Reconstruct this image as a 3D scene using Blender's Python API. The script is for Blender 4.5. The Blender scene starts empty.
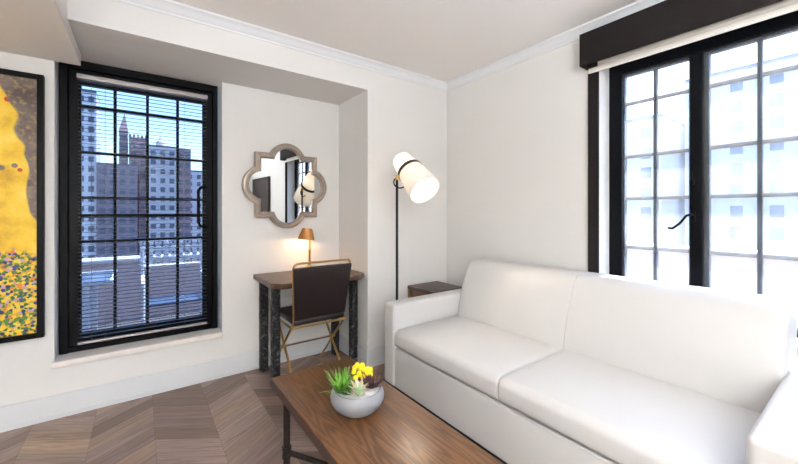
import bpy, bmesh, math, random
from mathutils import Vector, Matrix
random.seed(7)
C = bpy.context.scene.collection
PI = math.pi

# ------------------------------------------------------------------ colours / materials
def lin(c):
    c /= 255.0
    return c/12.92 if c <= .04045 else ((c+.055)/1.055)**2.4
def rgb(r, g, b): return (lin(r), lin(g), lin(b), 1)

class NT:
    def __init__(s, name):
        s.m = bpy.data.materials.new(name); s.m.use_nodes = True
        s.t = s.m.node_tree; s.n = s.t.nodes
        s.bsdf = s.n['Principled BSDF']; s.out = s.n['Material Output']
    def put(s, sock, v):
        if isinstance(v, bpy.types.NodeSocket): s.t.links.new(v, sock)
        elif v is not None: sock.default_value = v
    def node(s, typ, ins=None, out=0, **kw):
        n = s.n.new(typ)
        for k, v in kw.items(): setattr(n, k, v)
        for k, v in (ins or {}).items(): s.put(n.inputs[k], v)
        return n.outputs[out]
    def math(s, op, a, b=None, c=None):
        n = s.n.new('ShaderNodeMath'); n.operation = op
        for i, v in enumerate((a, b, c)):
            if v is not None: s.put(n.inputs[i], v)
        return n.outputs[0]
    def obj(s): return s.node('ShaderNodeTexCoord', out='Object')
    def sep(s, v):
        n = s.n.new('ShaderNodeSeparateXYZ'); s.put(n.inputs[0], v); return n.outputs
    def comb(s, x, y, z): return s.node('ShaderNodeCombineXYZ', {0: x, 1: y, 2: z})
    def scale(s, v, sc): return s.node('ShaderNodeVectorMath', {0: v, 1: sc}, operation='MULTIPLY')
    def noise(s, v, scale=5, detail=3, rough=.55, dist=0):
        return s.node('ShaderNodeTexNoise', {'Vector': v, 'Scale': scale, 'Detail': detail, 'Roughness': rough, 'Distortion': dist})
    def white(s, v): return s.node('ShaderNodeTexWhiteNoise', {'Vector': v}, out='Value')
    def ramp(s, f, stops, interp='LINEAR'):
        n = s.n.new('ShaderNodeValToRGB'); s.put(n.inputs[0], f); e = n.color_ramp; e.interpolation = interp
        while len(e.elements) < len(stops): e.elements.new(.5)
        for el, (p, c) in zip(e.elements, stops): el.position = p; el.color = c
        return n.outputs[0]
    def mix(s, f, a, b, mode='MIX'):
        n = s.n.new('ShaderNodeMix'); n.data_type = 'RGBA'; n.blend_type = mode
        s.put(n.inputs[0], f); s.put(n.inputs[6], a); s.put(n.inputs[7], b); return n.outputs[2]
    def bump(s, h, strength=.2, dist=.01):
        s.put(s.bsdf.inputs['Normal'], s.node('ShaderNodeBump', {'Height': h, 'Strength': strength, 'Distance': dist}))
    def P(s, **kw):
        for k, v in kw.items(): s.put(s.bsdf.inputs[k.replace('_', ' ')], v)
        return s.m

def plain(name, col, rough=.5, metal=0, noise=0, nscale=8, bump=0, **kw):
    t = NT(name); c = col
    if noise or bump:
        n = t.noise(t.obj(), nscale, 4)
        if noise:
            lo = tuple(x*(1-noise) for x in col[:3])+(1,); hi = tuple(min(1, x*(1+noise)) for x in col[:3])+(1,)
            c = t.ramp(n, [(.3, lo), (.7, hi)])
        if bump: t.bump(n, bump, .004)
    return t.P(Base_Color=c, Roughness=rough, Metallic=metal, **kw)

M = {}
M['wall'] = plain('wall_paint', rgb(222, 220, 217), .75, 0, .012, 2.5, .02)
M['ceiling'] = plain('ceiling_paint', rgb(236, 232, 228), .8, 0, .01, 2)
M['trim'] = plain('trim_paint', rgb(222, 223, 225), .4)
M['baseboard'] = plain('baseboard_paint', rgb(206, 207, 209), .45)
M['sill'] = plain('marble_sill', rgb(226, 220, 214), .35, 0, .05, 9)
M['black'] = plain('black_window_metal', rgb(5, 5, 7), .45, 0, .1, 20, 0, Specular_IOR_Level=.12)
M['frameb'] = plain('dark_bronze_window_metal', rgb(6, 7, 11), .45, 0, .1, 20, 0, Specular_IOR_Level=.12)
M['valance'] = plain('valance_fabric', rgb(31, 27, 26), .8, 0, .06, 60, .05, Specular_IOR_Level=.2)
M['shade_cloth'] = plain('roller_cloth', rgb(225, 219, 210), .8, 0, .02, 30)
M['leather'] = plain('white_leather', rgb(200, 198, 196), .42, 0, .01, 5, .04)
M['foot'] = plain('black_plastic', rgb(14, 14, 14), .6, 0, .1, 10)
M['brown_leather'] = plain('dark_brown_leather', rgb(27, 16, 16), .4, 0, .15, 30, .08)
M['brass'] = plain('brass', rgb(188, 154, 96), .28, 1, .08, 20)
M['brass_dark'] = plain('antique_brass', rgb(150, 116, 74), .35, 1, .1, 20)
M['copper'] = plain('brushed_copper', rgb(196, 140, 88), .42, .8, .08, 20)
M['pole'] = plain('black_pole_metal', rgb(20, 18, 18), .4, .3, .1, 20)
M['slat'] = plain('grey_aluminium_slat', rgb(62, 64, 72), .5, .2, .03, 20)
M['headrail'] = plain('silver_aluminium', rgb(165, 160, 158), .4, .3, .03, 20)
M['white_metal'] = plain('white_powder_coat', rgb(228, 230, 234), .5, 0, .03, 20)
M['endtable'] = plain('dark_walnut_veneer', rgb(66, 48, 44), .4, 0, .15, 14)
M['endtable2'] = plain('walnut_panel', rgb(108, 82, 66), .45, 0, .15, 14)
M['mirror_frame'] = plain('champagne_silver', rgb(164, 150, 138), .38, .75, .14, 26, .05)
M['gravel'] = plain('white_gravel', rgb(236, 233, 230), .8, 0, .1, 160, .6)
M['ceramic'] = plain('grey_ceramic', rgb(132, 132, 136), .42, 0, .06, 22)
M['door'] = plain('dark_brown_door', rgb(34, 26, 24), .5, 0, .1, 8)
M['parapet'] = plain('parapet_cap_stone', rgb(215, 215, 218), .7, 0, .05, 3)
M['terrace'] = plain('terrace_pavers', rgb(104, 96, 96), .8, 0, .12, 3)
M['roofing'] = plain('roof_slate', rgb(88, 88, 98), .7, 0, .1, .5)
M['street'] = plain('asphalt', rgb(90, 92, 96), .9, 0, .1, .1)

def facade(name, a, b, sc):
    t = NT(name)
    br = t.node('ShaderNodeTexBrick', {'Vector': t.obj(), 'Color1': a, 'Color2': b, 'Mortar': tuple(.8*x+.1 for x in a[:3])+(1,), 'Scale': sc, 'Mortar Size': .02})
    n = t.noise(t.obj(), .12, 4)
    return t.P(Base_Color=t.mix(.35, br, t.ramp(n, [(.3, a), (.7, b)])), Roughness=.9)
M['brick_brown'] = facade('brown_brick', rgb(112, 92, 100), rgb(140, 116, 122), .5)
M['brick_red'] = facade('red_brick', rgb(134, 96, 98), rgb(158, 116, 116), .5)
M['stone_grey'] = facade('grey_stone', rgb(170, 164, 168), rgb(188, 184, 188), .4)
M['stone_white'] = facade('pale_stone', rgb(206, 204, 208), rgb(220, 220, 224), .4)
M['bwin'] = plain('far_window_glass', rgb(60, 72, 96), .2, 0, .3, .3)
M['parapet_brick'] = facade('parapet_brick', rgb(176, 156, 152), rgb(192, 172, 168), 6)

# clear glass panes: see-through with a little mirror gloss; haze = milky film, glare put into the pane
def glass(name, tint, haze=0):
    t = NT(name); t.n.remove(t.bsdf)
    tr = t.node('ShaderNodeBsdfTransparent', {'Color': tint})
    gl = t.node('ShaderNodeBsdfGlossy', {'Color': (1, 1, 1, 1), 'Roughness': .02})
    fc = t.node('ShaderNodeLayerWeight', {'Blend': .5}, out='Facing')
    fr = t.math('MULTIPLY_ADD', t.math('POWER', fc, 5), .9, .008)
    sh = t.node('ShaderNodeMixShader', {0: fr, 1: tr, 2: gl})
    if haze:
        o = t.obj()
        n1 = t.noise(t.scale(o, (1, 14, 1.6)), 1.6, 4, .6)
        n2 = t.noise(o, 3.5, 3)
        d = t.math('MULTIPLY', t.math('ADD', n1, n2), haze)
        tl = t.node('ShaderNodeBsdfTranslucent', {'Color': (.97, .98, 1, 1)})
        df = t.node('ShaderNodeBsdfDiffuse', {'Color': (.97, .98, 1, 1)})
        film = t.node('ShaderNodeMixShader', {0: .35, 1: tl, 2: df})
        sh = t.node('ShaderNodeMixShader', {0: d, 1: sh, 2: film})
    t.put(t.out.inputs[0], sh)
    return t.m
M['glass_blue'] = glass('blue_tinted_glass', (.47, .52, .59, 1))
M['glass_hazy'] = glass('glare_haze_glass', (.86, .90, .95, 1), .13)

def mk_mirror():
    t = NT('silvered_glass'); return t.P(Base_Color=(.60, .62, .63, 1), Metallic=1, Roughness=.005)
M['mirror'] = mk_mirror()

def emit(name, col, st):
    t = NT(name); return t.P(Base_Color=col, Emission_Color=col, Emission_Strength=st, Roughness=.6)
M['bulb'] = emit('glowing_bulb', (1, .86, .68, 1), 3)
M['bulb_warm'] = emit('warm_glowing_bulb', (1, .72, .4, 1), 10)
M['diffuser'] = emit('ceiling_fill_diffuser', (1, .97, .93, 1), 1.2)  # glow of the added ceiling fill lights

def mk_opal():
    t = NT('opal_glass'); t.n.remove(t.bsdf)
    d = t.node('ShaderNodeBsdfDiffuse', {'Color': (.93, .91, .88, 1)})
    l = t.node('ShaderNodeBsdfTranslucent', {'Color': (.97, .93, .87, 1)})
    g = t.node('ShaderNodeBsdfGlossy', {'Color': (1, 1, 1, 1), 'Roughness': .15})
    a = t.node('ShaderNodeMixShader', {0: .5, 1: d, 2: l})
    t.put(t.out.inputs[0], t.node('ShaderNodeMixShader', {0: t.node('ShaderNodeFresnel', {'IOR': 1.3}), 1: a, 2: g}))
    return t.m
M['opal'] = mk_opal()

def mk_floor():
    t = NT('chevron_oak_floor'); x, y, z = t.sep(t.obj())
    W = .293
    xs = t.math('SUBTRACT', x, .361)
    pp = t.math('PINGPONG', xs, W)
    yy = t.math('SUBTRACT', y, t.math('MULTIPLY', pp, .66))
    col = t.math('FLOOR', t.math('DIVIDE', xs, W))
    r = t.math('DIVIDE', yy, .138)
    row = t.math('FLOOR', r); fr = t.math('FRACT', r)
    rnd = t.white(t.comb(col, row, 0)); rnd2 = t.white(t.comb(row, col, 5))
    grain = t.noise(t.comb(t.math('ADD', t.math('MULTIPLY', pp, 3.2), t.math('MULTIPLY', rnd, 40)), t.math('MULTIPLY', yy, 34), rnd2), 1, 6, .65, 1.2)
    base = t.ramp(rnd, [(0, rgb(112, 92, 82)), (.25, rgb(146, 122, 108)), (.5, rgb(166, 144, 132)), (.75, rgb(130, 110, 104)), (1, rgb(182, 154, 130))])
    c = t.mix(t.ramp(grain, [(.32, (0, 0, 0, 1)), (.62, (1, 1, 1, 1))]), t.mix(.6, base, rgb(84, 66, 58)), base)
    g1 = t.math('LESS_THAN', fr, .018)
    g2 = t.math('LESS_THAN', t.math('MINIMUM', pp, t.math('SUBTRACT', W, pp)), .0014)
    gap = t.math('MAXIMUM', g1, g2)
    c = t.mix(t.math('MULTIPLY', gap, .35), c, rgb(60, 46, 40))
    t.bump(grain, .08, .003)
    return t.P(Base_Color=c, Roughness=t.ramp(grain, [(.2, (.5,)*3+(1,)), (.8, (.38,)*3+(1,))]))
M['floor'] = mk_floor()

def mk_oak(name, dark, mid, light, ax, sc=1, rough=.32):
    # cathedral oak grain running along axis ax (0 = X, 1 = Y)
    t = NT(name); o = t.sep(t.obj())
    along, across = (o[0], o[1]) if ax == 0 else (o[1], o[0])
    v = t.comb(t.math('MULTIPLY', along, .75*sc), t.math('MULTIPLY', across, 7.5*sc), o[2])
    n = t.noise(v, 1.3, 2, .5)
    rings = t.math('FRACT', t.math('MULTIPLY', n, 17))
    rings = t.math('PINGPONG', t.math('MULTIPLY', n, 34), 1)
    fine = t.noise(t.comb(t.math('MULTIPLY', along, 7*sc), t.math('MULTIPLY', across, 170*sc), o[2]), 1, 4, .6)
    big = t.noise(t.obj(), 3.2, 3)
    c = t.mix(t.ramp(rings, [(.25, (1,)*3+(1,)), (.75, (0,)*3+(1,))]), mid, dark)
    c = t.mix(t.math('MULTIPLY', t.ramp(fine, [(.45, (0,)*3+(1,)), (.7, (1,)*3+(1,))]), .5), c, dark)
    c = t.mix(t.ramp(big, [(.42, (0,)*3+(1,)), (.75, (.55,)*3+(1,))]), c, light)
    t.bump(t.math('ADD', rings, fine), .10, .002)
    return t.P(Base_Color=c, Roughness=rough)
M['oak'] = mk_oak('brown_oak', rgb(80, 51, 30), rgb(113, 76, 47), rgb(130, 90, 55), 1)
M['desk_wood'] = mk_oak('desk_walnut', rgb(70, 48, 36), rgb(98, 70, 54), rgb(108, 80, 62), 0, 1, .4)
M['edge_shade_apron'] = plain('edge_shade_and_apron_wood', rgb(56, 36, 28), .45, 0, .15, 30)  # dark tone for shade on the table edges, also the desk apron

def mk_iron():
    t = NT('hammered_iron'); o = t.obj()
    v = t.node('ShaderNodeTexVoronoi', {'Vector': o, 'Scale': 55})
    n = t.noise(o, 48, 5, .65)
    t.bump(t.math('ADD', v, n), .9, .01)
    return t.P(Base_Color=t.ramp(n, [(.40, rgb(12, 12, 13)), (.56, rgb(34, 34, 36)), (.68, rgb(112, 112, 114))]), Roughness=.45, Metallic=.3)
M['iron'] = mk_iron()
M['pipe'] = plain('blackened_iron_pipe', rgb(52, 46, 44), .38, .6, .25, 40, .15)

def mk_painting():
    # plain generic abstract: dusky brown above, gold field, a band of coloured dots below
    t = NT('abstract_canvas'); o = t.obj(); x, y, z = t.sep(o)
    n = t.noise(o, 7, 5, .6); n2 = t.noise(o, 40, 3)
    dusk = t.mix(t.ramp(n2, [(.5, (0,)*3+(1,)), (.72, (1,)*3+(1,))]), t.ramp(n, [(.35, rgb(78, 66, 62)), (.65, rgb(128, 112, 104))]), rgb(164, 136, 84))
    gold = t.ramp(n, [(.3, rgb(196, 146, 24)), (.5, rgb(232, 190, 40)), (.7, rgb(240, 208, 84))])
    vs = t.n.new('ShaderNodeTexVoronoi'); t.put(vs.inputs['Vector'], o); vs.inputs['Scale'].default_value = 13
    spot = t.math('LESS_THAN', vs.outputs['Distance'], .20)
    sp2 = t.math('GREATER_THAN', t.white(vs.outputs['Position']), .55)
    gold = t.mix(t.math('MULTIPLY', spot, sp2), gold, t.ramp(t.white(vs.outputs['Position']), [(.55, rgb(190, 60, 20)), (.8, rgb(130, 116, 100)), (1, rgb(200, 96, 24))], 'CONSTANT'))
    # dark corner: a soft diagonal field
    wob = t.math('MULTIPLY', t.math('SUBTRACT', t.noise(o, 3, 2), .5), .22)
    edge = t.math('ADD', t.math('ADD', x, t.math('MULTIPLY', z, .212)), wob)     # larger towards top right
    c = t.mix(t.ramp(edge, [(.497, (0,)*3+(1,)), (.507, (1,)*3+(1,))]), gold, dusk)
    vm = t.n.new('ShaderNodeTexVoronoi'); t.put(vm.inputs['Vector'], o); vm.inputs['Scale'].default_value = 62
    k = t.white(vm.outputs['Position'])
    mos = t.ramp(k, [(0, rgb(232, 190, 30)), (.2, rgb(40, 92, 52)), (.38, rgb(52, 60, 132)), (.5, rgb(216, 196, 70)), (.62, rgb(84, 120, 44)), (.8, rgb(178, 140, 180)), (.88, rgb(30, 42, 84)), (.95, rgb(214, 120, 30))], 'CONSTANT')
    mos = t.mix(t.math('GREATER_THAN', vm.outputs['Distance'], .66), mos, rgb(196, 160, 44))
    low = t.math('ADD', t.math('ADD', z, .785), t.math('MULTIPLY', t.math('SUBTRACT', n, .5), .2))
    c = t.mix(t.ramp(low, [(.5, (1,)*3+(1,)), (.52, (0,)*3+(1,))]), c, mos)
    return t.P(Base_Color=c, Roughness=.55)

# plants
M['leaf_green'] = plain('spiky_green_leaf', rgb(118, 172, 66), .5, 0, .4, 25)
M['leaf_dark'] = plain('dark_green_leaf', rgb(38, 74, 44), .5, 0, .3, 25)
M['rosette'] = plain('pale_rosette_leaf', rgb(176, 196, 156), .5, 0, .1, 25)
M['rosette_tip'] = plain('pink_rosette_leaf', rgb(198, 176, 150), .5, 0, .1, 25)
M['purple_leaf'] = plain('purple_brown_leaf', rgb(84, 60, 58), .5, 0, .3, 25)
M['yellow'] = plain('yellow_bloom', rgb(236, 206, 20), .5, 0, .12, 40)

# ------------------------------------------------------------------ mesh builder
class MB:
    def __init__(s): s.b = bmesh.new()
    def hexa(s, p):   # 8 points: bottom ring then top ring
        v = [s.b.verts.new(q) for q in p]
        for f in ((0, 3, 2, 1), (4, 5, 6, 7), (0, 1, 5, 4), (1, 2, 6, 5), (2, 3, 7, 6), (3, 0, 4, 7)):
            s.b.faces.new([v[i] for i in f])
        return s
    def box(s, x0, x1, y0, y1, z0, z1):
        return s.hexa([(x0, y0, z0), (x1, y0, z0), (x1, y1, z0), (x0, y1, z0), (x0, y0, z1), (x1, y0, z1), (x1, y1, z1), (x0, y1, z1)])
    def rbox(s, x0, x1, y0, y1, z0, z1, r=.01, k=3, n=1, puff=0, fn=None):
        lo = (x0, y0, z0); hi = (x1, y1, z1); ax = []
        for a, b in zip(lo, hi):
            rr = min(r, (b-a)/2*.999)
            l = [a+rr*(1-math.cos(PI/2*i/k)) if False else a+rr*i/k for i in range(k)]
            l += [a+rr+(b-a-2*rr)*i/n for i in range(n+1)]
            l += [b-rr+rr*(i+1)/k for i in range(k)]
            ax.append(l)
        N = [len(a)-1 for a in ax]; V = {}
        def vert(i, j, l):
            if (i, j, l) in V: return V[(i, j, l)]
            q = Vector((ax[0][i], ax[1][j], ax[2][l]))
            c = Vector([min(max(q[d], lo[d]+min(r, (hi[d]-lo[d])/2)), hi[d]-min(r, (hi[d]-lo[d])/2)) for d in range(3)])
            d = q-c
            # spherify the rounding shell
            if d.length > 1e-9:
                m = max(abs(d[e]) for e in range(3)); q = c + d.normalized()*m
            if puff:
                u = (2*(q.x-x0)/(x1-x0)-1); w = (2*(q.y-y0)/(y1-y0)-1); h = (q.z-z0)/(z1-z0)
                q.z += puff*max(0, 1-u**4)*max(0, 1-w**4)*max(0, h-.3)/.7
            if fn: q = Vector(fn(q))
            V[(i, j, l)] = s.b.verts.new(q); return V[(i, j, l)]
        for d in range(3):
            a, b = [e for e in range(3) if e != d]
            for side in (0, N[d]):
                for i in range(N[a]):
                    for j in range(N[b]):
                        idx = []
                        for (di, dj) in ((0, 0), (1, 0), (1, 1), (0, 1)):
                            t = [0, 0, 0]; t[d] = side; t[a] = i+di; t[b] = j+dj; idx.append(vert(*t))
                        s.b.faces.new(idx)
        return s
    def lathe(s, prof, c=(0, 0, 0), seg=32, axis=None, cap=True):
        # prof: (radius, height) list; axis: direction, default +Z
        q = Vector((0, 0, 1)).rotation_difference(Vector(axis).normalized()) if axis else None
        rings = []
        for r, h in prof:
            ring = []
            for i in range(seg):
                p = Vector((r*math.cos(2*PI*i/seg), r*math.sin(2*PI*i/seg), h))
                if q: p = q @ p
                ring.append(s.b.verts.new(p+Vector(c)))
            rings.append(ring)
        for a, b in zip(rings, rings[1:]):
            for i in range(seg): s.b.faces.new((a[i], a[(i+1) % seg], b[(i+1) % seg], b[i]))
        if cap:
            s.b.faces.new(rings[0][::-1]); s.b.faces.new(rings[-1])
        return s
    def tube(s, pts, r, seg=12, closed=False):
        pts = [Vector(p) for p in pts]; n = len(pts); rings = []; nrm = None
        rs = r if isinstance(r, (list, tuple)) else [r]*n
        for i in range(n):
            a = pts[i-1] if i or closed else pts[i]; b = pts[(i+1) % n] if i < n-1 or closed else pts[i]
            d = (b-a).normalized()
            if nrm is None:
                nrm = d.orthogonal().normalized()
            nrm = (nrm-d*nrm.dot(d)).normalized(); bn = d.cross(nrm)
            rings.append([s.b.verts.new(pts[i]+rs[i]*(math.cos(2*PI*k/seg)*nrm+math.sin(2*PI*k/seg)*bn)) for k in range(seg)])
        pairs = list(zip(rings, rings[1:]))+([(rings[-1], rings[0])] if closed else [])
        for a, b in pairs:
            for k in range(seg): s.b.faces.new((a[k], a[(k+1) % seg], b[(k+1) % seg], b[k]))
        if not closed:
            s.b.faces.new(rings[0][::-1]); s.b.faces.new(rings[-1])
        return s
    def prism(s, poly, a, b, axis):
        # poly in the plane perpendicular to axis ('x': (y,z), 'y': (x,z), 'z': (x,y)), from a to b
        def pt(u, v, w): return {'x': (w, u, v), 'y': (u, w, v), 'z': (u, v, w)}[axis]
        A = [s.b.verts.new(pt(u, v, a)) for u, v in poly]; B = [s.b.verts.new(pt(u, v, b)) for u, v in poly]
        n = len(poly)
        for i in range(n): s.b.faces.new((A[i], A[(i+1) % n], B[(i+1) % n], B[i]))
        s.b.faces.new(A[::-1]); s.b.faces.new(B); return s
    def loops(s, rings, cap_first=False, cap_last=False):
        R = [[s.b.verts.new(p) for p in r] for r in rings]; n = len(R[0])
        for a, b in zip(R, R[1:]):
            for i in range(n): s.b.faces.new((a[i], a[(i+1) % n], b[(i+1) % n], b[i]))
        if cap_first: s.b.faces.new(R[0][::-1])
        if cap_last: s.b.faces.new(R[-1])
        return s
    def ball(s, c, r, sc=(1, 1, 1), u=14, v=10):
        bmesh.ops.create_uvsphere(s.b, u_segments=u, v_segments=v, radius=1, matrix=Matrix.Translation(c) @ Matrix.Diagonal((r*sc[0], r*sc[1], r*sc[2], 1)))
        return s
    def build(s, name, mat, parent=None, bevel=0, smooth=35, seg=2, origin=None):
        off = Vector(ROOT.get(parent.name, (0, 0, 0))) if parent else Vector(origin or (0, 0, 0))
        bmesh.ops.recalc_face_normals(s.b, faces=s.b.faces[:])
        bmesh.ops.translate(s.b, verts=s.b.verts[:], vec=-off)
        me = bpy.data.meshes.new(name); s.b.to_mesh(me); s.b.free()
        me.materials.append(M[mat] if isinstance(mat, str) else mat)
        o = bpy.data.objects.new(name, me); C.objects.link(o)
        if parent: o.parent = parent; ROOT[o.name] = tuple(off)
        else: o.location = off; ROOT[o.name] = tuple(off)
        if bevel:
            m = o.modifiers.new('bevel', 'BEVEL'); m.width = bevel; m.segments = seg; m.limit_method = 'ANGLE'; m.angle_limit = math.radians(40)
        if smooth:
            me.shade_smooth(); me.set_sharp_from_angle(angle=math.radians(smooth if not bevel else 60))
        return o
ROOT = {}
def tag(o, label, cat, group=None, kind=None):
    o['label'] = label; o['category'] = cat
    if group: o['group'] = group
    if kind: o['kind'] = kind
    return o
def thing(name, loc, label, cat, group=None):
    o = bpy.data.objects.new(name, None); C.objects.link(o); o.location = loc; o.empty_display_size = .1
    ROOT[o.name] = tuple(loc); return tag(o, label, cat, group)
def struct(o, label=None, cat=None):
    o['kind'] = 'structure'
    if label: o['label'] = label
    if cat: o['category'] = cat
    return o
def sempty(name, loc, label, cat):
    o = bpy.data.objects.new(name, None); C.objects.link(o); o.location = loc; ROOT[o.name] = tuple(loc); return struct(o, label, cat)
def copy_tree(o, parent=None):
    c = o.copy(); C.objects.link(c)
    if parent: c.parent = parent; c.matrix_parent_inverse = o.matrix_parent_inverse.copy()
    for ch in [k for k in bpy.data.objects if k.parent == o]: copy_tree(ch, c)
    return c

# ------------------------------------------------------------------ room shell (metres; camera stands at x=0, y=0)
WA, WC, XB = 3.02, 2.50, 2.395       # back wall, soffit/column face, right wall
XL, YF, ZC = -3.2, -2.2, 2.50        # left wall, front wall, ceiling
struct(MB().box(XL-.2, XB+.0, YF-.2, WA+.2, -.12, 0).build('floor', 'floor', smooth=0), 'greyish brown oak plank floor laid in a chevron pattern', 'floor')
struct(MB().box(XL-.2, XB+.25, YF-.2, WA+.22, ZC, ZC+.15).build('ceiling', 'ceiling', smooth=0), 'plain white painted ceiling', 'ceiling')
wa = MB()
RX0, RX1, RZ0, RZ1 = -.428, .511, .312, 2.272
wa.box(XL-.2, RX0, WA, WA+.22, 0, ZC); wa.box(RX1, XB+.25, WA, WA+.22, 0, ZC)
wa.box(RX0, RX1, WA, WA+.22, 0, RZ0); wa.box(RX0, RX1, WA, WA+.22, RZ1, ZC)
struct(wa.build('wall_back', 'wall', smooth=0), 'pale greige back wall with the tall black window', 'wall')
BY0, BY1, BZ0, BZ1 = -.33, 1.09, .66, 2.26
wb = MB()
wb.box(XB, XB+.22, BY1, WA, 0, ZC); wb.box(XB, XB+.22, YF-.2, BY0, 0, ZC)
wb.box(XB, XB+.22, BY0, BY1, 0, BZ0); wb.box(XB, XB+.22, BY0, BY1, BZ1, ZC)
struct(wb.build('wall_right', 'wall', smooth=0), 'pale greige wall behind the white sofa', 'wall')
struct(MB().box(XL-.2, XL, YF, WA, 0, ZC).build('wall_left', 'wall', smooth=0), 'pale greige left wall', 'wall')
struct(MB().box(XL-.2, XB, YF-.2, YF, 0, ZC).build('wall_front', 'wall', smooth=0), 'pale grey wall seen in the mirror', 'wall')
struct(MB().box(1.506, XB, WC, WA, 0, ZC).build('column', 'wall', smooth=0), 'pale wall block right of the desk niche', 'column')
struct(MB().box(-.305, 1.506, WC, WA, RZ1, ZC).build('soffit', 'wall', smooth=0), 'boxed soffit above the window and desk', 'soffit')
struct(MB().box(XL, -.305, YF, WA, 2.2, ZC).build('bulkhead', 'ceiling', smooth=0), 'lowered ceiling section at the upper left', 'ceiling')

def crown(name, p0, p1, nx, ny):
    # moulding profile swept from p0 to p1, nx,ny = direction into the room
    prof = [(0, 2.434), (.008, 2.434), (.010, 2.446), (.018, 2.452), (.030, 2.470), (.044, 2.484), (.054, 2.488), (.056, 2.4995), (0, 2.4995)]
    rings = [[(p[0]+nx*d, p[1]+ny*d, z) for d, z in prof] for p in (p0, p1)]
    return MB().loops(rings, True, True).build(name, 'trim')
struct(crown('trim_1', (-.305, WC), (XB, WC), 0, -1), 'white crown moulding along the soffit', 'moulding')
struct(crown('trim_2', (XB, WC), (XB, YF), -1, 0), 'white crown moulding above the sofa wall', 'moulding')
def baseb(name, p0, p1, nx, ny, e0=0, e1=0, label=''):
    prof = [(0, 0), (.02, 0), (.02, .018), (.015, .022), (.015, .116), (.012, .124), (.010, .138), (.005, .143), (0, .143)]
    d = (Vector(p1)-Vector(p0)).normalized()
    rings = [[(p[0]+nx*a+d.x*a*e, p[1]+ny*a+d.y*a*e, z) for a, z in prof] for p, e in ((p0, e0), (p1, e1))]
    return struct(MB().loops(rings, True, True).build(name, 'baseboard'), label, 'baseboard')
baseb('baseboard_back', (XL, WA), (1.506, WA), 0, -1, 0, -1, 'white baseboard under the window and desk')
baseb('baseboard_niche', (1.506, WA), (1.506, WC), -1, 0, 1, 1, 'white baseboard on the niche side wall')
baseb('baseboard_column', (1.506, WC), (XB, WC), 0, -1, -1, -1, 'white baseboard below the floor lamp')
baseb('baseboard_right', (XB, WC), (XB, YF), -1, 0, 1, 0, 'white baseboard behind the sofa')
baseb('baseboard_left', (XL, YF), (XL, WA), 1, 0, 0, -1, 'white baseboard on the left wall')

# dark door in the right wall beyond the sofa (seen in the mirror)
dr = sempty('door_1', (XB, -1.6, 0), 'very dark brown door seen in the mirror', 'door')
MB().rbox(XB-.04, XB-.005, -2.05, -1.22, .005, 1.92, .004).build('door_leaf', 'door', dr)
MB().box(XB-.05, XB, -2.11, -2.05, 0, 1.98).box(XB-.05, XB, -1.22, -1.16, 0, 1.98).box(XB-.05, XB, -2.05, -1.22, 1.92, 1.98).build('door_frame', 'door', dr, .004)
MB().tube([(XB-.04, -1.30, 1.0), (XB-.09, -1.30, 1.0), (XB-.09, -1.40, 1.0)], .009).build('door_handle', 'headrail', dr)

# ------------------------------------------------------------------ window 1 (back wall, black steel, in a recess)
w1 = sempty('window_1', (.04, 3.18, .35), 'tall black steel window with small panes', 'window')
f = MB()
f.box(-.422, -.380, 3.13, 3.22, .345, 2.27).box(.462, .499, 3.13, 3.22, .345, 2.27)
f.box(-.38, .462, 3.13, 3.22, 2.215, 2.27).box(-.38, .462, 3.13, 3.22, .352, .385)
f.build('window_frame', 'black', w1, .004)
s_ = MB()
s_.box(-.38, -.318, 3.16, 3.205, .385, 2.215).box(.396, .462, 3.16, 3.205, .385, 2.215)
s_.box(-.318, .396, 3.16, 3.205, 2.122, 2.215).box(-.318, .396, 3.16, 3.205, .385, .46)
s_.build('sash', 'black', w1, .003)
g = MB()
for x in (-.142, .043, .230): g.box(x-.009, x+.009, 3.168, 3.198, .46, 2.122)
for z, h in ((1.982, .009), (1.672, .009), (1.366, .009), (1.243, .013), (1.07, .009)): g.box(-.318, .396, 3.170, 3.196, z-h, z+h)
g.build('muntin', 'black', w1)
MB().box(-.318, .396, 3.181, 3.186, .46, 2.122).build('pane', 'glass_blue', w1, smooth=0)
MB().tube([(.418, 3.16, 1.462), (.418, 3.095, 1.462), (.40, 3.088, 1.464), (.372, 3.085, 1.455), (.358, 3.085, 1.43), (.358, 3.085, 1.19), (.372, 3.085, 1.163), (.40, 3.088, 1.152), (.418, 3.095, 1.154), (.418, 3.16, 1.154)], .0105).build('window_handle', 'black', w1)
struct(MB().rbox(RX0-.012, RX1+.002, 2.992, WA+.22, .312, .35, .006).build('window_sill', 'sill'), 'pale stone sill under the black window', 'sill')

bl = thing('venetian_blind', (.04, 3.12, 2.15), 'grey metal venetian blind lowered over the tall black window, slats open', 'blind')
MB().rbox(-.333, .422, 3.088, 3.128, 2.140, 2.172, .003).build('headrail', 'headrail', bl)
sl = MB()
z = 2.128
while z > .425:
    y0, y1, dz = 3.097, 3.119, .0006
    sl.hexa([(-.328, y0, z-dz), (.418, y0, z-dz), (.418, y1, z+dz), (-.328, y1, z+dz), (-.328, y0, z-dz+.0012), (.418, y0, z-dz+.0012), (.418, y1, z+dz+.0012), (-.328, y1, z+dz+.0012)])
    z -= .0255
sl.build('slats', 'slat', bl, smooth=0)
MB().rbox(-.33, .42, 3.098, 3.120, .402, .418, .003).build('bottom_rail', 'headrail', bl)
for x in (-.26, -.19, .27):
    MB().tube([(x, 3.094, 2.14), (x, 3.094, .418)], .0012, 6).build('ladder_cord', 'slat', bl)

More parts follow.
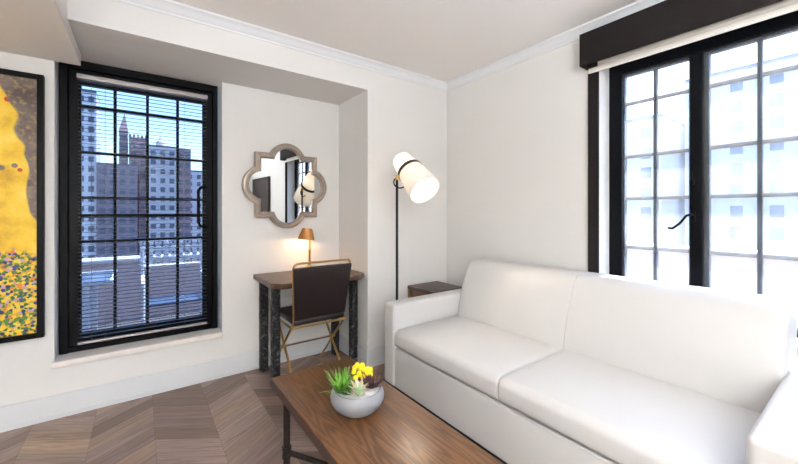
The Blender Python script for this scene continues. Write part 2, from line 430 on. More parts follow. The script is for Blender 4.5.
# ------------------------------------------------------------------ window 2 (right wall)
w2 = sempty('window_2', (2.56, .38, .87), 'wide dark steel casement window behind the sofa', 'window')
f = MB(); X0, X1 = 2.53, 2.60
f.box(X0, X1, 1.012, 1.09, .66, 2.26).box(X0, X1, -.33, -.252, .66, 2.26)
f.box(X0, X1, -.252, 1.012, 2.165, 2.26).box(X0, X1, -.252, 1.012, .66, .685)
f.box(X0, X1, .603, .66, .685, 2.165).box(X0, X1, .10, .157, .685, 2.165)
f.build('window_frame', 'frameb', w2, .004)
rows = (1.972, 1.628, 1.356, 1.043)
def casement(a, b, e=.016):
    t = MB()
    t.box(2.558, 2.592, a, a+.010, .685, 2.165).box(2.558, 2.592, b-e, b, .685, 2.165)
    t.box(2.558, 2.592, a+.010, b-e, 2.150, 2.165).box(2.558, 2.592, a+.010, b-e, .685, .70)
    t.build('sash', 'frameb', w2, .002)
    m = MB(); c = (a+b)/2; m.box(2.560, 2.586, c-.010, c+.010, .70, 2.150)
    for zz in rows: m.box(2.562, 2.584, a+.010, b-e, zz-.010, zz+.010)
    m.build('muntin', 'frameb', w2)
    MB().box(2.553, 2.557, a, b, .685, 2.165).build('pane', 'glass_hazy', w2, smooth=0)
casement(.66, 1.012, .008); casement(.157, .603, .026); casement(-.252, .10)
def latch(y, sgn):
    l = MB().rbox(2.512, 2.53, y-.012, y+.012, 1.215, 1.275, .003)
    l.tube([(2.53, y, 1.255), (2.49, y, 1.255), (2.485, y+sgn*.02, 1.25), (2.485, y+sgn*.05, 1.205), (2.485, y+sgn*.085, 1.175), (2.485, y+sgn*.105, 1.178)], .007, 8)
    l.build('window_handle', 'black', w2)
latch(.642, 1); latch(.118, -1)
MB().rbox(2.505, 2.53, .635, .655, 1.425, 1.45, .003).rbox(2.505, 2.515, .64, .65, 1.42, 1.50, .002).build('latch', 'black', w2)
struct(MB().rbox(XB-.012, 2.53, BY0, BY1, .658, .672, .004).build('window_sill', 'trim'), 'white sill of the casement window behind the sofa', 'sill')
# dark flat casings beside the opening
struct(MB().rbox(XB-.022, XB, 1.09, 1.153, .5, 2.25, .003).build('trim_3', 'valance'), 'dark brown side channel left of the casement window', 'trim')
struct(MB().rbox(XB-.022, XB, -.393, -.33, .5, 2.25, .003).build('trim_4', 'valance'), 'dark brown side channel right of the casement window', 'trim')
va = thing('window_valance', (2.34, .38, 2.31), 'dark brown box valance mounted above the casement window', 'valance')
MB().rbox(2.287, 2.299, -.405, 1.165, 2.205, 2.412, .003).build('front_panel', 'valance', va)
MB().rbox(2.299, XB, -.405, 1.165, 2.398, 2.412, .003).build('top_board', 'valance', va)
for a, b in ((1.153, 1.165), (-.405, -.393)): MB().rbox(2.299, XB, a, b, 2.205, 2.398, .003).build('end_panel', 'valance', va)
rs = thing('roller_shade', (2.35, .38, 2.25), 'rolled up off-white roller shade under the dark valance', 'shade')
MB().lathe([(.03, -.39), (.03, 1.15)], (2.345, 0, 2.30), 20, (0, 1, 0)).build('roller', 'shade_cloth', rs)
MB().box(2.374, 2.3755, -.385, 1.145, 2.19, 2.30).build('cloth', 'shade_cloth', rs, smooth=0)
MB().rbox(2.364, 2.380, -.388, 1.148, 2.172, 2.205, .006).build('hem_bar', 'shade_cloth', rs)

# ------------------------------------------------------------------ picture
pc = thing('framed_picture', (-1.0, WA, 1.3), 'tall abstract picture of gold and coloured dots in black frame', 'picture')
px0, px1, pz0, pz1 = -1.53, -.469, .517, 2.093
q = MB()
q.box(px0, px0+.03, WA-.04, WA, pz0, pz1).box(px1-.03, px1, WA-.04, WA, pz0, pz1).box(px0+.03, px1-.03, WA-.04, WA, pz1-.03, pz1).box(px0+.03, px1-.03, WA-.04, WA, pz0, pz0+.03)
q.build('frame', 'black', pc, .003)
M['painting'] = mk_painting()
cv = MB().box(px0+.03, px1-.03, WA-.022, WA-.004, pz0+.03, pz1-.03).build('canvas', 'painting', pc, smooth=0)

# ------------------------------------------------------------------ mirror
mr = thing('wall_mirror', (1.008, WA, 1.49), 'quatrefoil wall mirror with champagne silver frame above the desk', 'mirror')
YAW = math.radians(2)
def quat(d, y):
    half, sq, R, c = .359, .265, .1596, .1994
    s2, r = sq-d, R-d; out = []
    hx = math.sqrt(max(r*r-(s2-c)**2, 1e-6)); a0 = math.atan2(s2-c, hx); n = 18
    lobe = [(r*math.cos(a0+(PI-2*a0)*i/n), c+r*math.sin(a0+(PI-2*a0)*i/n)) for i in range(n+1)]   # top lobe, right to left
    for k in range(4):
        ca, sa = math.cos(k*PI/2), math.sin(k*PI/2)
        for (u, v) in [(s2, s2)]+lobe: 
            a, dep = u*ca-v*sa, (WA-.012-y) if y < WA-.005 else None
            yy = y if dep is None else WA-.012-dep*math.cos(YAW)+(a-.359)*math.sin(YAW)
            out.append((1.008+a*math.cos(YAW), yy, 1.49+u*sa+v*ca))
    return out
rings = [quat(0, WA-.001), quat(0, WA-.030), quat(.004, WA-.036), quat(.012, WA-.038), (quat(.016, WA-.034)), quat(.026, WA-.033), quat(.030, WA-.040), quat(.038, WA-.040), quat(.046, WA-.030), quat(.048, WA-.014)]
MB().loops(rings).build('frame', 'mirror_frame', mr, smooth=30)
MB().loops([quat(.044, WA-.006), quat(.044, WA-.016)], True, True).build('mirror_glass', 'mirror', mr, smooth=0)

# ------------------------------------------------------------------ desk
dk = thing('writing_desk', (1.12, 2.75, 0), 'small dark wood desk with clipped corners and hammered iron legs', 'desk')
ZD = .767
poly = [(.738, 2.545), (.80, 2.475), (1.415, 2.475), (1.500, 2.550), (1.500, 3.012), (.738, 3.012)]
MB().prism(poly, ZD-.038, ZD, 'z').build('desktop', 'desk_wood', dk, .004)
MB().box(.80, 1.43, 2.60, 2.92, ZD-.058, ZD-.038).build('apron', 'edge_shade_apron', dk, .003)
for i, (x, y) in enumerate(((.790, 2.60), (1.412, 2.575), (.795, 2.92), (1.40, 2.885))):
    m = MB(); k = 26; ringsL = []
    for j in range(k+1):
        zz = .014+(ZD-.052)*j/k; ring = []
        for a in range(16):
            th = 2*PI*a/16; sq = 1/max(abs(math.cos(th)), abs(math.sin(th))); rr = .033*(.55+.45*min(sq, 1.28))+random.uniform(-.0016, .0016)
            ring.append((x+rr*math.cos(th), y+rr*math.sin(th), zz))
        ringsL.append(ring)
    m.loops(ringsL, True, True)
    lg = m.build('leg', 'iron', dk)
    MB().lathe([(.013, 0), (.016, .004), (.016, .012), (.010, .016)], (x, y, 0), 16).build('glide', 'foot', lg)

# ------------------------------------------------------------------ desk lamp
dl = thing('desk_lamp', (1.165, 2.90, ZD), 'small brass desk lamp with copper shade on the desk', 'lamp')
MB().lathe([(.0, 0), (.072, 0), (.076, .004), (.076, .024), (.070, .032), (.03, .038), (.014, .046), (.011, .06)], (1.165, 2.90, ZD), 40, cap=False).build('base', 'brass', dl)
MB().lathe([(.0095, .03), (.0095, .16), (.011, .165), (.011, .175), (.0095, .18), (.0095, .335), (.006, .345)], (1.170, 2.90, ZD), 16).build('stem', 'brass', dl)
MB().tube([(1.170, 2.90, 1.090), (1.145, 2.90, 1.112)], .006, 10).build('arm', 'brass', dl)
sh_ax = (-.13, 0, -1)
MB().lathe([(.040, -.045), (.070, .050), (.068, .050), (.038, -.043)], (1.145, 2.90, 1.086), 40, sh_ax, cap=False).lathe([(.0, -.0455), (.040, -.045)], (1.145, 2.90, 1.086), 40, sh_ax, cap=False).build('lamp_shade', 'copper', dl)
MB().ball((1.140, 2.90, 1.070), .016).build('bulb', 'bulb_warm', dl)

# ------------------------------------------------------------------ desk chair
ch = thing('desk_chair', (1.05, 2.6, 0), 'dark brown leather chair on folding brass frame at the desk', 'chair')
def back_map(q):
    t = (q.z-.51)/.385      # 0 bottom .. 1 top
    xl = .862+(.826-.862)*t; xr = 1.248+(1.262-1.248)*t; u = (q.x+1)/2
    bow = .012*(1-(2*u-1)**2)
    return (xl+(xr-xl)*u, 2.42-.09*t+(q.y)+bow, q.z)
MB().rbox(-1, 1, -.014, .014, .51, .893, .012, 3, 8, 0, back_map).build('backrest', 'brown_leather', ch)
MB().rbox(.858, 1.252, 2.415, 2.83, .474, .516, .016, 3, 6, .008).build('seat', 'brown_leather', ch)
def post(x0, x1, m): return [(x0, 2.435, .455), (x0, 2.428, .50), (x1, 2.352, .86), (x1+m*.002, 2.343, .893)]
L = post(.862, .832, 0); Rr = post(1.248, 1.256, 0)
top = [(.836, 2.338, .908), (.850, 2.334, .919), (.872, 2.333, .921), (1.222, 2.333, .921), (1.242, 2.334, .919), (1.254, 2.338, .908)]
MB().tube(L+top+Rr[::-1], .0075).build('back_frame', 'brass', ch)
PV = (2.62, .278)
for x in (.846, 1.254):
    MB().tube([(x, 2.428, .462), (x, PV[0], PV[1]), (x, 2.885, .008)], .0085).build('leg', 'brass', ch)
    s = .017 if x < 1 else -.017
    MB().tube([(x+s, 2.815, .468), (x+s, PV[0], PV[1]), (x+s, 2.345, .008)], .0085).build('leg', 'brass', ch)
    MB().tube([(x-.012, PV[0], PV[1]), (x+s+(.012 if s > 0 else -.012), PV[0], PV[1])] if s > 0 else [(x+s-.012, PV[0], PV[1]), (x+.012, PV[0], PV[1])], .013).build('pivot', 'brass', ch)
    MB().tube([(x, 2.42, .464), (x, 2.82, .466)], .0075).build('side_rail', 'brass', ch)
MB().tube([(.846, 2.424, .462), (1.254, 2.424, .462)], .0085).build('rear_rail', 'brass', ch)
MB().tube([(.846, 2.815, .466), (1.254, 2.815, .466)], .0085).build('front_rail', 'brass', ch)
MB().tube([(.86, PV[0], PV[1]), (1.24, PV[0], PV[1])], .006).build('crossbar', 'brass_dark', ch)

# ------------------------------------------------------------------ floor lamp
fl = thing('floor_lamp', (1.538, 2.135, 0), 'black floor lamp with tilted white glass cylinder shade by the column', 'lamp')
MB().lathe([(0, 0), (.105, 0), (.11, .005), (.11, .014), (.102, .02), (.02, .026), (.012, .04)], (1.538, 2.135, 0), 40, cap=False).build('base', 'pole', fl)
MB().lathe([(.0098, .03), (.0098, 1.515)], (1.538, 2.135, 0), 16).build('pole', 'pole', fl)
B = Vector((1.642, 2.107, 1.574)); d = Vector((0, -.72, -.64)).normalized()
K = Vector((1.538, 2.135, 1.525))
MB().lathe([(.0, -.02), (.013, -.018), (.014, 0), (.013, .018), (0, .02)], K, 16, (0, 0, 1), cap=False).tube([K, K+Vector((.025, -.008, .014))], .008).build('joint', 'brass', fl)
lp = []
for i in range(21):
    a = .35*PI+1.5*PI*i/20
    lp.append(K+Vector((.02, -.01, -.035))+Vector((.042*math.cos(a), -.02*math.cos(a), .042*math.sin(a))))
MB().tube(lp, .0055, 10).build('bracket', 'pole', fl)
# glass: narrower rounded rear part, wider front part open at the end (hollow)
MB().lathe([(0, -.178), (.030, -.176), (.058, -.166), (.074, -.150), (.080, -.130), (.092, -.02), (.092, .0), (.088, .0), (.088, -.02), (.076, -.128), (.070, -.146), (.055, -.161), (.03, -.170), (0, -.172)], B, 48, d, cap=False).build('rear_shade', 'opal', fl)
MB().lathe([(.098, .0), (.108, .09), (.118, .227), (.1165, .23), (.114, .227), (.104, .09), (.094, .0)], B, 48, d, cap=False).build('front_shade', 'opal', fl)
MB().lathe([(.090, -.012), (.102, -.012), (.102, .014), (.090, .014), (.090, -.012)], B, 48, d, cap=False).build('band', 'pole', fl)
MB().lathe([(0, -.172), (.009, -.174), (.009, -.186), (.0065, -.19), (.0085, -.20), (.0085, -.222), (.004, -.23), (0, -.231)], B, 14, d, cap=False).build('finial', 'brass', fl)
MB().ball(B+d*.12, .032).build('bulb', 'bulb', fl)
MB().lathe([(.016, -.025), (.016, .085)], B, 16, d).build('socket', 'brass', fl)

# ------------------------------------------------------------------ end table
et = thing('end_table', (2.07, 2.31, 0), 'dark brown square end table behind the sofa arm', 'table')
MB().rbox(1.898, 2.25, 2.14, 2.478, .598, .625, .004).build('table_top', 'endtable', et)
for x in (1.912, 2.236):
    for y in (2.155, 2.463): MB().box(x-.010, x+.010, y-.010, y+.010, 0, .598).build('leg', 'brass_dark', et, .002)
MB().rbox(1.922, 2.226, 2.165, 2.453, .48, .598, .004).build('drawer_box', 'endtable2', et)
MB().rbox(1.902, 2.246, 2.145, 2.473, .13, .15, .004).build('shelf', 'endtable', et)

# ------------------------------------------------------------------ sofa
sf = thing('sofa', (1.88, 1.115, 0), 'long white leather sofa with two seat cushions under the casement window', 'sofa')
SY0, SY1, SYm = .24, 1.986, 1.115
MB().rbox(1.412, 2.30, SY0-.01, SY1+.01, .068, .335, .012, 3, 2).build('seat_base', 'leather', sf)
for a, b in ((SY1, 2.115), (.111, SY0)):
    MB().rbox(1.405, 2.365, a, b, .066, .630, .022, 5, 3).build('arm', 'leather', sf)
def cush_fn(q):
    # slight crown on the front edge and a soft dip
    s, t, rr = q.y-CA, CB-q.y, .036
    if s < rr: q.y = CA+s*.3
    elif t < rr: q.y = CB-t*.3
    else: q.y = CA+rr*.3+(s-rr)*(CB-CA-.6*rr)/(CB-CA-2*rr)
    return (q.x-.006*math.sin(PI*max(0, min(1, (q.z-.335)/.13))), q.y, q.z)
for a, b in ((SYm+.002, SY1-.003), (SY0+.003, SYm-.002)):
    CA, CB = a, b
    cu = MB().rbox(1.408, 2.06, a, b, .337, .462, .036, 6, 12, .012, cush_fn).build('seat_cushion', 'leather', sf)
    zs = .3365
    MB().tube([(1.420, a+.03, zs), (1.414, a+.06, zs), (1.412, (a+b)/2, zs), (1.414, b-.06, zs), (1.420, b-.03, zs)], .0035, 8).build('piping', 'leather', cu)
prof = [(2.00, .40), (2.006, .47), (2.018, .55), (2.034, .62), (2.052, .682), (2.075, .744), (2.098, .796), (2.125, .843), (2.142, .868), (2.160, .885), (2.182, .897), (2.21, .902), (2.30, .902), (2.335, .899), (2.355, .888), (2.364, .868), (2.366, .84), (2.366, .068), (2.30, .068), (2.22, .2), (2.14, .36)]
prof = [(x, z if z < .45 else .45+(z-.45)*.968) for x, z in prof]
def back_panel(a, b):
    r0, r1 = (.022, .004) if b < 1.2 else (.004, .022); rings = []; r = r0
    cx = sum(p[0] for p in prof)/len(prof); cz = .55
    def inset(dist):
        n = len(prof); out = []
        for i in range(n):
            p0, p1, p2 = Vector(prof[i-1]), Vector(prof[i]), Vector(prof[(i+1) % n])
            t = ((p1-p0).normalized()+(p2-p1).normalized()).normalized(); nn = Vector((t.y, -t.x))
            if nn.dot(p1-Vector((2.2, .6))) > 0: nn = -nn
            out.append(p1+nn*dist)
        return out
    for k in range(6):
        th = PI/2*k/5; dd = r*(1-math.sin(th)); yy = a+r*(1-math.cos(th)); rings.append([(p.x, yy, p.y) for p in inset(dd)])
    for k in range(1, 12):
        t = k/12; rings.append([(p.x-.006*math.sin(PI*t) if p.y < .86 and p.x < 2.2 else p.x, a+r0+(b-a-r0-r1)*t, p.y) for p in inset(0)])
    r = r1
    for k in range(6):
        th = PI/2*(5-k)/5; dd = r*(1-math.sin(th)); yy = b-r*(1-math.cos(th)); rings.append([(p.x, yy, p.y) for p in inset(dd)])
    MB().loops(rings, True, True).build('backrest', 'leather', sf, smooth=50)
back_panel(SYm+.0005, SY1-.002); back_panel(SY0-.008, SYm-.0005)
MB().box(1.445, 2.33, .16, 2.07, .012, .066).build('gap_shade_block', 'foot', sf)  # black block filling the gap under the sofa as its shade
for x in (1.50, 2.28):
    for y in (.30, 1.92): MB().lathe([(.024, 0), (.03, .07)], (x, y, 0), 16).build('foot', 'foot', sf)

# ------------------------------------------------------------------ coffee table
ct = thing('coffee_table', (.755, 1.20, 0), 'long brown oak coffee table on black iron pipe legs', 'table')
tx0, tx1, ty0, ty1, tz = .532, .975, .56, 1.822, .435
MB().rbox(tx0, tx1, ty0, ty1, tz-.042, tz, .003, 2).build('table_top', 'oak', ct)
eb = MB()  # thin dark strips, shade on the table sides put into colour
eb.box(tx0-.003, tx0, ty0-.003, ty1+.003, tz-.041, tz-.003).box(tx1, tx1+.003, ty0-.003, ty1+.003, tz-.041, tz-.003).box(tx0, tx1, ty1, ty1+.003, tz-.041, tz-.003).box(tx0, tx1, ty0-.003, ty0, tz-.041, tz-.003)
eb.build('edge_shade_band', 'edge_shade_apron', ct, smooth=0)
lx = (tx0+.042, tx1-.042); ly = (ty0+.11, ty1-.11)
for x in lx:
    for y in ly:
        lg = MB().lathe([(.0165, .02), (.0165, tz-.05)], (x, y, 0), 20).build('leg', 'pipe', ct)
        MB().lathe([(.036, -.0), (.036, -.008), (.024, -.012), (.023, -.04), (.0, -.04)], (x, y, tz-.042), 24, cap=False).build('flange', 'pipe', lg)
        MB().lathe([(.0, 0), (.023, 0), (.024, .02), (.021, .03), (.0, .03)], (x, y, 0), 20, cap=False).build('foot_cap', 'pipe', lg)
        MB().ball((x, y, tz-.075), .0245, (1, 1, .85)).build('union_fitting', 'pipe', lg)
        MB().lathe([(.0, -.028), (.0225, -.026), (.0225, -.016), (.021, -.014), (.021, .014), (.0225, .016), (.0225, .026), (0, .028)], (x, y, .108), 20, cap=False).build('tee_fitting', 'pipe', lg)
cx = (tx0+tx1)/2
for y, s in ((ly[1], -1), (ly[0], 1)):
    for x in lx: MB().tube([(x, y, .108), (cx, y+s*.30, .108)], .0125).build('stretcher', 'pipe', ct)
    MB().ball((cx, y+s*.30, .108), .022).build('hub', 'pipe', ct)
MB().tube([(cx, ly[1]-.30, .108), (cx, ly[0]+.30, .108)], .0125).build('stretcher', 'pipe', ct)

# ------------------------------------------------------------------ planter
pb = (.742, 1.315, tz+.0005)
pl = thing('succulent_bowl', pb, 'round grey bowl of mixed succulents with yellow blooms on the coffee table', 'planter')
def lean(q): return q
MB().lathe([(.0, .0), (.055, .0), (.080, .010), (.100, .028), (.111, .050), (.113, .064), (.109, .080), (.099, .094), (.094, .094), (.100, .080), (.103, .066), (.0, .066)], pb, 56, cap=False).build('bowl', 'ceramic', pl)
MB().lathe([(.0, .076), (.05, .078), (.085, .077), (.1005, .074), (.1005, .062), (.0, .062)], pb, 40, cap=False).build('white_gravel', 'gravel', pl)
def leaf(mb, base, dirv, L, w, thick, curl=0, tip=.12, n=6):
    d = Vector(dirv).normalized(); up = Vector((0, 0, 1)); side = d.cross(up)
    side = side.normalized() if side.length > 1e-3 else Vector((1, 0, 0)); nn = side.cross(d).normalized(); rings = []
    for i in range(n+1):
        t = i/n; ww = w*(math.sin(PI*min(1, .18+t*.82))**.7)*(1-t**3)+w*tip*(1-t)*.3+.0004; c = Vector(base)+d*L*t+nn*curl*L*t*t
        rings.append([c+side*ww*math.cos(a)+nn*thick*(1-.7*t)*math.sin(a) for a in [2*PI*k/6 for k in range(6)]])
    mb.loops(rings, True, True)
o = Vector(pb)
sp = Vector((.689, 1.365, tz+.075)); m = MB()
for i in range(70):
    a = random.uniform(0, 2*PI); e = random.uniform(.25, 1.45)**1.0
    leaf(m, sp+Vector((random.uniform(-.012, .012), random.uniform(-.012, .012), 0)), (math.cos(a)*math.cos(e), math.sin(a)*math.cos(e), math.sin(e)), random.uniform(.075, .112), .0042, .0016, random.uniform(-.15, .1))
m.build('spiky_succulent', 'leaf_green', pl)
m = MB()
for i in range(26):
    a = random.uniform(0, 2*PI); e = random.uniform(.05, .5); b = Vector((.735, 1.36, tz+.076))
    leaf(m, b+Vector((random.uniform(-.03, .03), random.uniform(-.02, .02), 0)), (math.cos(a)*math.cos(e), math.sin(a)*math.cos(e), math.sin(e)), random.uniform(.03, .055), .006, .002)
for b in ((.672, 1.312, tz+.092), (.682, 1.292, tz+.092)):
    for i in range(7):
        a = random.uniform(2.2, 5); leaf(m, b, (math.cos(a), math.sin(a), .5), .034, .006, .002, -.1)
m.build('dark_foliage', 'leaf_dark', pl)
yb = Vector((.781, 1.360, tz+.078)); m = MB(); st = MB()
for dx, dy, dz in ((-.026, .012, .058), (-.006, .016, .080), (.014, .006, .078), (-.012, -.010, .052), (.032, -.010, .062), (.044, -.014, .058), (-.030, -.012, .040), (.010, .012, .060), (.022, -.022, .052), (-.016, .022, .068), (.0, -.022, .040), (.036, -.026, .044), (.012, -.012, .068)):
    c = yb+Vector((dx, dy, dz)); m.ball(c, .0118, (1, 1, 1.1), 10, 8)
    st.tube([yb+Vector((dx*.2, dy*.2, 0)), c], .0022, 6)
yf = m.build('yellow_blooms', 'yellow', pl); st.build('bloom_stems', 'leaf_green', pl)
def rosette(name, c, R, mats, rowsn, tilt):
    m = MB()
    for k, (n, e, L) in enumerate(rowsn):
        for i in range(n):
            a = 2*PI*(i+.5*(k % 2))/n
            v = Vector((math.cos(a)*math.cos(e), math.sin(a)*math.cos(e), math.sin(e))); v.rotate(Matrix.Rotation(tilt, 3, 'X'))
            leaf(m, c, v, R*L, R*.27*L**.5, R*.07, .25)
    return m.build(name, mats, pl)
r0 = Vector((.716, 1.264, tz+.098))
rosette('pale_rosette', r0, .050, 'rosette', [(7, .95, .62), (5, 1.25, .45), (8, .6, .8)], .5)
rosette('pink_rosette_leaves', r0+Vector((.006, .008, .012)), .054, 'rosette_tip', [(9, .05, .86)], .5)
rosette('purple_rosette', Vector((.800, 1.310, tz+.086)), .062, 'purple_leaf', [(10, .25, 1.0), (9, .6, .9), (7, 1.0, .75), (4, 1.3, .5)], .2)

# ------------------------------------------------------------------ ceiling lamps added as fill light, unseen behind the camera
def ceiling_fill(x, y, z, power, label):
    t = thing('ceiling_fill_light', (x, y, z), label, 'light', 'added ceiling fill lights')
    MB().lathe([(0, 0), (.20, 0), (.20, -.03), (.188, -.032), (.186, -.02), (0, -.02)], (x, y, z), 40, cap=False).build('housing', 'white_metal', t)
    MB().lathe([(0, -.021), (.185, -.021), (.184, -.030), (.12, -.042), (0, -.046)], (x, y, z), 40, cap=False).build('diffuser', 'diffuser', t)
    l = bpy.data.lights.new('ceiling_fill_emitter', 'AREA'); l.shape = 'DISK'; l.size = .36; l.energy = power; l.color = (.93, 1, 1.07)
    lo = bpy.data.objects.new('ceiling_fill_emitter', l); C.objects.link(lo); lo.location = (x, y, z-.05)
ceiling_fill(.85, -.35, ZC, 1, 'added unseen ceiling fill light above the sofa side of the room')
ceiling_fill(.85, -1.5, ZC, 1, 'added unseen ceiling fill light near the dark door')
ceiling_fill(-1.6, .5, 2.2, 1, 'added unseen ceiling fill light under the lowered ceiling, window end')
ceiling_fill(-1.6, -1.2, 2.2, 1, 'added unseen ceiling fill light under the lowered ceiling, far end')
def point(name, loc, e, col, r):
    l = bpy.data.lights.new(name, 'POINT'); l.energy = e; l.color = col; l.shadow_soft_size = r
    o = bpy.data.objects.new(name, l); C.objects.link(o); o.location = loc
def drum_fill(x, y, power, label):  # added fill lamp out of view, brightens the room from behind
    to = thing('drum_fill_lamp', (x, y, 0), label, 'lamp', 'added drum shade fill lamps')
    MB().lathe([(0, 0), (.14, 0), (.14, .02), (.02, .03), (.012, .05)], (x, y, 0), 32, cap=False).build('base', 'pole', to)
    MB().lathe([(.012, .03), (.012, .8)], (x, y, 0), 16).build('pole', 'pole', to)
    MB().lathe([(.262, .76), (.262, 1.18), (.258, 1.18), (.258, .76), (.262, .76)], (x, y, 0), 48, cap=False).build('lamp_shade', 'opal', to)
    point('drum_fill_light', (x, y, .97), power, (.93, 1, 1.06), .22)
drum_fill(-1.2, -1.7, 225, 'added unseen fill lamp with wide white drum shade behind the viewer')
drum_fill(-2.75, -1.2, 40, 'added unseen fill lamp with wide white drum shade near the left wall')
ux, uy = -.05, -1.3  # added fill lamp out of view, bounces light off the ceiling
to = thing('uplight_fill_lamp', (ux, uy, 0), 'added unseen fill lamp with upturned white bowl shade behind the viewer', 'lamp')
MB().lathe([(0, 0), (.14, 0), (.14, .02), (.02, .03), (.012, .05)], (ux, uy, 0), 32, cap=False).build('base', 'pole', to)
MB().lathe([(.012, .03), (.012, 1.46)], (ux, uy, 0), 16).build('pole', 'pole', to)
MB().lathe([(.02, 1.45), (.08, 1.47), (.16, 1.54), (.19, 1.60), (.186, 1.60), (.155, 1.545), (.078, 1.476), (0, 1.46)], (ux, uy, 0), 40, cap=False).build('lamp_shade', 'white_metal', to)
l = bpy.data.lights.new('fill_uplight', 'AREA'); l.shape = 'DISK'; l.size = .28; l.energy = 92; l.color = (.93, 1, 1.06)
lo = bpy.data.objects.new('fill_uplight', l); C.objects.link(lo); lo.location = (ux, uy, 1.59); lo.rotation_euler = (PI, 0, 0)
sp_ = bpy.data.lights.new('floor_lamp_spot', 'SPOT'); sp_.energy = 8; sp_.color = (1, .84, .66); sp_.spot_size = math.radians(84); sp_.spot_blend = .5; sp_.shadow_soft_size = .03
spo = bpy.data.objects.new('floor_lamp_spot', sp_); C.objects.link(spo); spo.location = B+d*.16; spo.rotation_euler = d.to_track_quat('-Z', 'Y').to_euler()
point('floor_lamp_bulb_light', B+d*.09, 2.8, (1, .88, .74), .03)
point('floor_lamp_rear_light', B-d*.085, .8, (1, .86, .7), .03)
point('desk_lamp_bulb_light', (1.138, 2.90, 1.052), 1.6, (1, .68, .36), .015)

# ------------------------------------------------------------------ outside: terrace and city
struct(MB().box(-6, 12, 3.24, 5.2, -.12, 0).box(2.65, 12, -6, 3.24, -.12, 0).build('terrace_floor', 'terrace', smooth=0), 'grey terrace paving outside', 'terrace')
struct(MB().box(-6, 4.7, 5.2, 5.4, -.12, .69).build('terrace_wall', 'parapet_brick', smooth=0), 'low brick terrace wall outside the tall window', 'parapet')
struct(MB().rbox(-6, 4.75, 5.17, 5.43, .69, .735, .008).build('terrace_coping', 'parapet', smooth=0), 'white coping on the terrace wall', 'coping')
struct(MB().box(4.5, 4.7, -6, 5.2, -.12, .86).build('terrace_wall_side', 'parapet_brick', smooth=0), 'brick terrace wall outside the casement window', 'parapet')
struct(MB().rbox(4.47, 4.73, -6, 5.2, .86, .91, .008).build('terrace_coping_side', 'parapet', smooth=0), 'white coping outside the casement window', 'coping')
struct(MB().rbox(2.62, 2.80, -.5, 1.25, .70, .775, .006).build('window_ledge', 'parapet'), 'white outer ledge of the casement window', 'ledge')

tc = thing('terrace_chair', (.27, 4.05, 0), 'white metal chair with woven lattice back on the terrace', 'chair')
fr = MB()
fr.tube([(.03, 3.88, 0), (.03, 3.90, .60), (.03, 4.0, .62)], .014)
for x in (.02, .52):
    MB().tube([(x, 4.28, 0), (x, 4.20, .44), (x, 4.25, 1.0)], .014).build('leg', 'white_metal', tc)
    MB().tube([(x, 3.82, 0), (x, 3.83, .64), (x, 4.20, .66)], .014).build('leg', 'white_metal', tc)
fr.b.free()
MB().tube([(.02, 4.25, 1.0), (.52, 4.25, 1.0)], .014).tube([(.02, 4.225, .74), (.52, 4.225, .74)], .012).build('back_frame', 'white_metal', tc)
w = MB()
for i in range(9):
    x = .02+.5*i/8
    for j in range(5):
        z = .765+.05*j
        if (i+j) % 2 == 0: w.lathe([(.012, -.006), (.03, -.006), (.03, .006), (.012, .006), (.012, -.006)], (x, 4.235, z), 8, (0, 1, 0), cap=False)
        else: w.rbox(x-.022, x+.022, 4.228, 4.242, z-.020, z+.020, .004, 1)
w.build('woven_back', 'white_metal', tc)
MB().rbox(.03, .51, 3.86, 4.22, .42, .445, .01).build('seat', 'bwin', tc)
tt = thing('terrace_table', (-.42, 4.0, 0), 'white terrace table at the lower left of the tall window', 'table')
MB().rbox(-.93, -.20, 3.74, 4.38, .69, .705, .004).build('table_top', 'bwin', tt)
MB().box(-.95, -.18, 3.72, 3.745, .68, .71).box(-.95, -.18, 4.375, 4.4, .68, .71).box(-.95, -.93, 3.745, 4.375, .68, .71).box(-.20, -.18, 3.745, 4.375, .68, .71).build('rim', 'white_metal', tt)
for x, y in ((-.36, 3.76), (-.9, 3.76), (-.36, 4.36), (-.9, 4.36)): MB().box(x-.035, x+.035, y-.035, y+.035, 0, .68).build('leg', 'white_metal', tt, .004)

def building(x0, x1, y0, y1, ztop, mat, label, wcol, face='y', zb=-45, dzw=3.4, ww=1.5, wh=1.9, zmin=-25, extra=None):
    b = thing('building', ((x0+x1)/2, (y0+y1)/2, zb), label, 'building')
    MB().box(x0, x1, y0, y1, zb, ztop).build('wall', mat, b, smooth=0)
    MB().box(x0, x1, y0, y1, ztop, ztop+.7).build('roof', 'roofing', b, smooth=0)
    z = ztop-3.2
    while z > zmin:
        for k in range(wcol):
            if face == 'y':
                c = x0+(x1-x0)*(k+.5)/wcol; MB().box(c-ww/2, c+ww/2, y0-.12, y0+.05, z, z+wh).build('window', 'bwin', b, smooth=0)
            else:
                c = y0+(y1-y0)*(k+.5)/wcol; MB().box(x0-.12, x0+.05, c-ww/2, c+ww/2, z, z+wh).build('window', 'bwin', b, smooth=0)
        z -= dzw
    return b
building(-17.5, -12.2, 160, 175, 42, 'stone_white', 'tall pale stone tower at the left of the skyline', 2)
building(-12.0, -.8, 158, 170, 17.5, 'brick_brown', 'broad brown brick block left of centre in the skyline', 4)
bs = building(-6.6, -3.9, 174, 180, 32, 'brick_brown', 'slim brown brick tower with pointed roof in the skyline', 1)
MB().hexa([(-6.7, 173.9, 32.7), (-3.8, 173.9, 32.7), (-3.8, 180.1, 32.7), (-6.7, 180.1, 32.7), (-5.1, 176.8, 40), (-4.9, 176.8, 40), (-4.9, 177.2, 40), (-5.1, 177.2, 40)]).build('spire', 'brick_brown', bs, smooth=0)
bc = building(-3.5, 2.2, 172, 186, 29.5, 'brick_red', 'red brick building with stepped parapet in the skyline', 2)
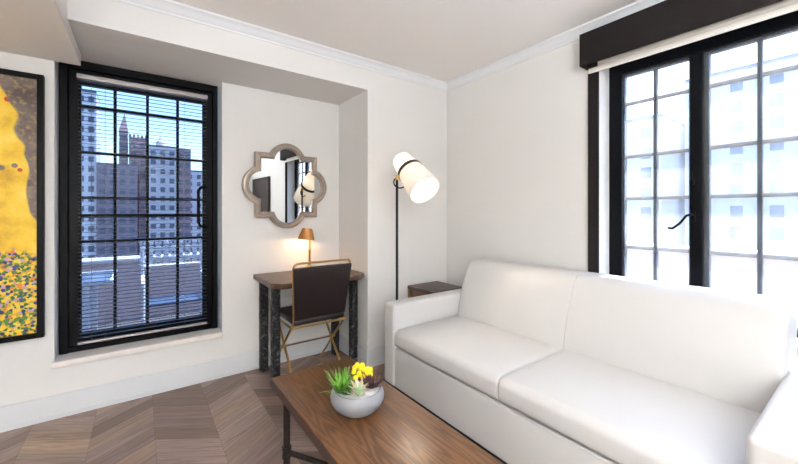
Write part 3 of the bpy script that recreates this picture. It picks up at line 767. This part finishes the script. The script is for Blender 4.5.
for i in range(5): MB().box(-3.5+i*1.25, -2.8+i*1.25, 171.8, 172.6, 30.2, 31.4).build('merlon', 'brick_red', bc, smooth=0)
building(-.4, 2.1, 162, 171, 12, 'brick_red', 'low red brick infill building in the skyline', 1)
bg = building(2.5, 11.2, 160, 176, 25.5, 'stone_grey', 'grey stone building with roof cupola in the skyline', 3)
MB().lathe([(1.4, 0), (1.4, 1.4), (1.0, 2.0), (.35, 2.9), (.12, 4.6), (0, 5.6)], (6.2, 163, 26.2), 12, cap=False).build('cupola', 'stone_grey', bg)
building(11.5, 16.2, 162, 176, 25.3, 'brick_red', 'narrow red brick building right of the grey one', 2)
building(17, 24, 190, 205, 20, 'stone_white', 'low pale building at the right end of the skyline', 2, zmin=-20)
building(70, 85, 22, 44, 17, 'stone_grey', 'pale high-rise beyond the left casement pane', 5, 'x', zmin=-20)
building(78, 92, 3, 21, 24, 'stone_grey', 'pale grey high-rise beyond the middle casement panes', 4, 'x', zmin=-20)
building(60, 75, -24, 1, 14, 'stone_white', 'pale block beyond the right casement pane', 5, 'x', zmin=-20)
struct(MB().box(-400, 400, -100, 500, -45.5, -45).build('street', 'street', smooth=0), 'street level far below', 'street')

# ------------------------------------------------------------------ sky and sun
W = bpy.data.worlds.new('World'); bpy.context.scene.world = W; W.use_nodes = True
nt = W.node_tree; bg_ = nt.nodes['Background']
sky = nt.nodes.new('ShaderNodeTexSky'); sky.sky_type = 'NISHITA'; sky.sun_disc = False
sky.sun_elevation = math.radians(60); sky.sun_rotation = math.radians(90); sky.air_density = 1.0; sky.dust_density = .6; sky.ozone_density = 1.5
nt.links.new(sky.outputs[0], bg_.inputs[0]); bg_.inputs[1].default_value = .75
sun = bpy.data.lights.new('sun', 'SUN'); sun.energy = 16; sun.angle = math.radians(.5); sun.color = (1, .97, .92)
so = bpy.data.objects.new('sun', sun); C.objects.link(so); so.location = (20, 0, 40)
so.rotation_euler = Vector((-.305, 0, -1)).to_track_quat('-Z', 'Y').to_euler()

# ------------------------------------------------------------------ camera
cam = bpy.data.cameras.new('camera'); co = bpy.data.objects.new('camera', cam); C.objects.link(co)
co.location = (0, 0, 1.27); co.rotation_euler = (PI/2, 0, -math.atan2(.5891, .8081))
cam.sensor_width = 36; cam.lens = 355/798*36; cam.shift_y = -20/798; cam.clip_start = .02; cam.clip_end = 2000
sc = bpy.context.scene; sc.camera = co
sc.view_settings.view_transform = 'Standard'; sc.view_settings.look = 'None'; sc.view_settings.gamma = 1
sc.view_settings.use_curve_mapping = False; sc.view_settings.exposure = 0.85
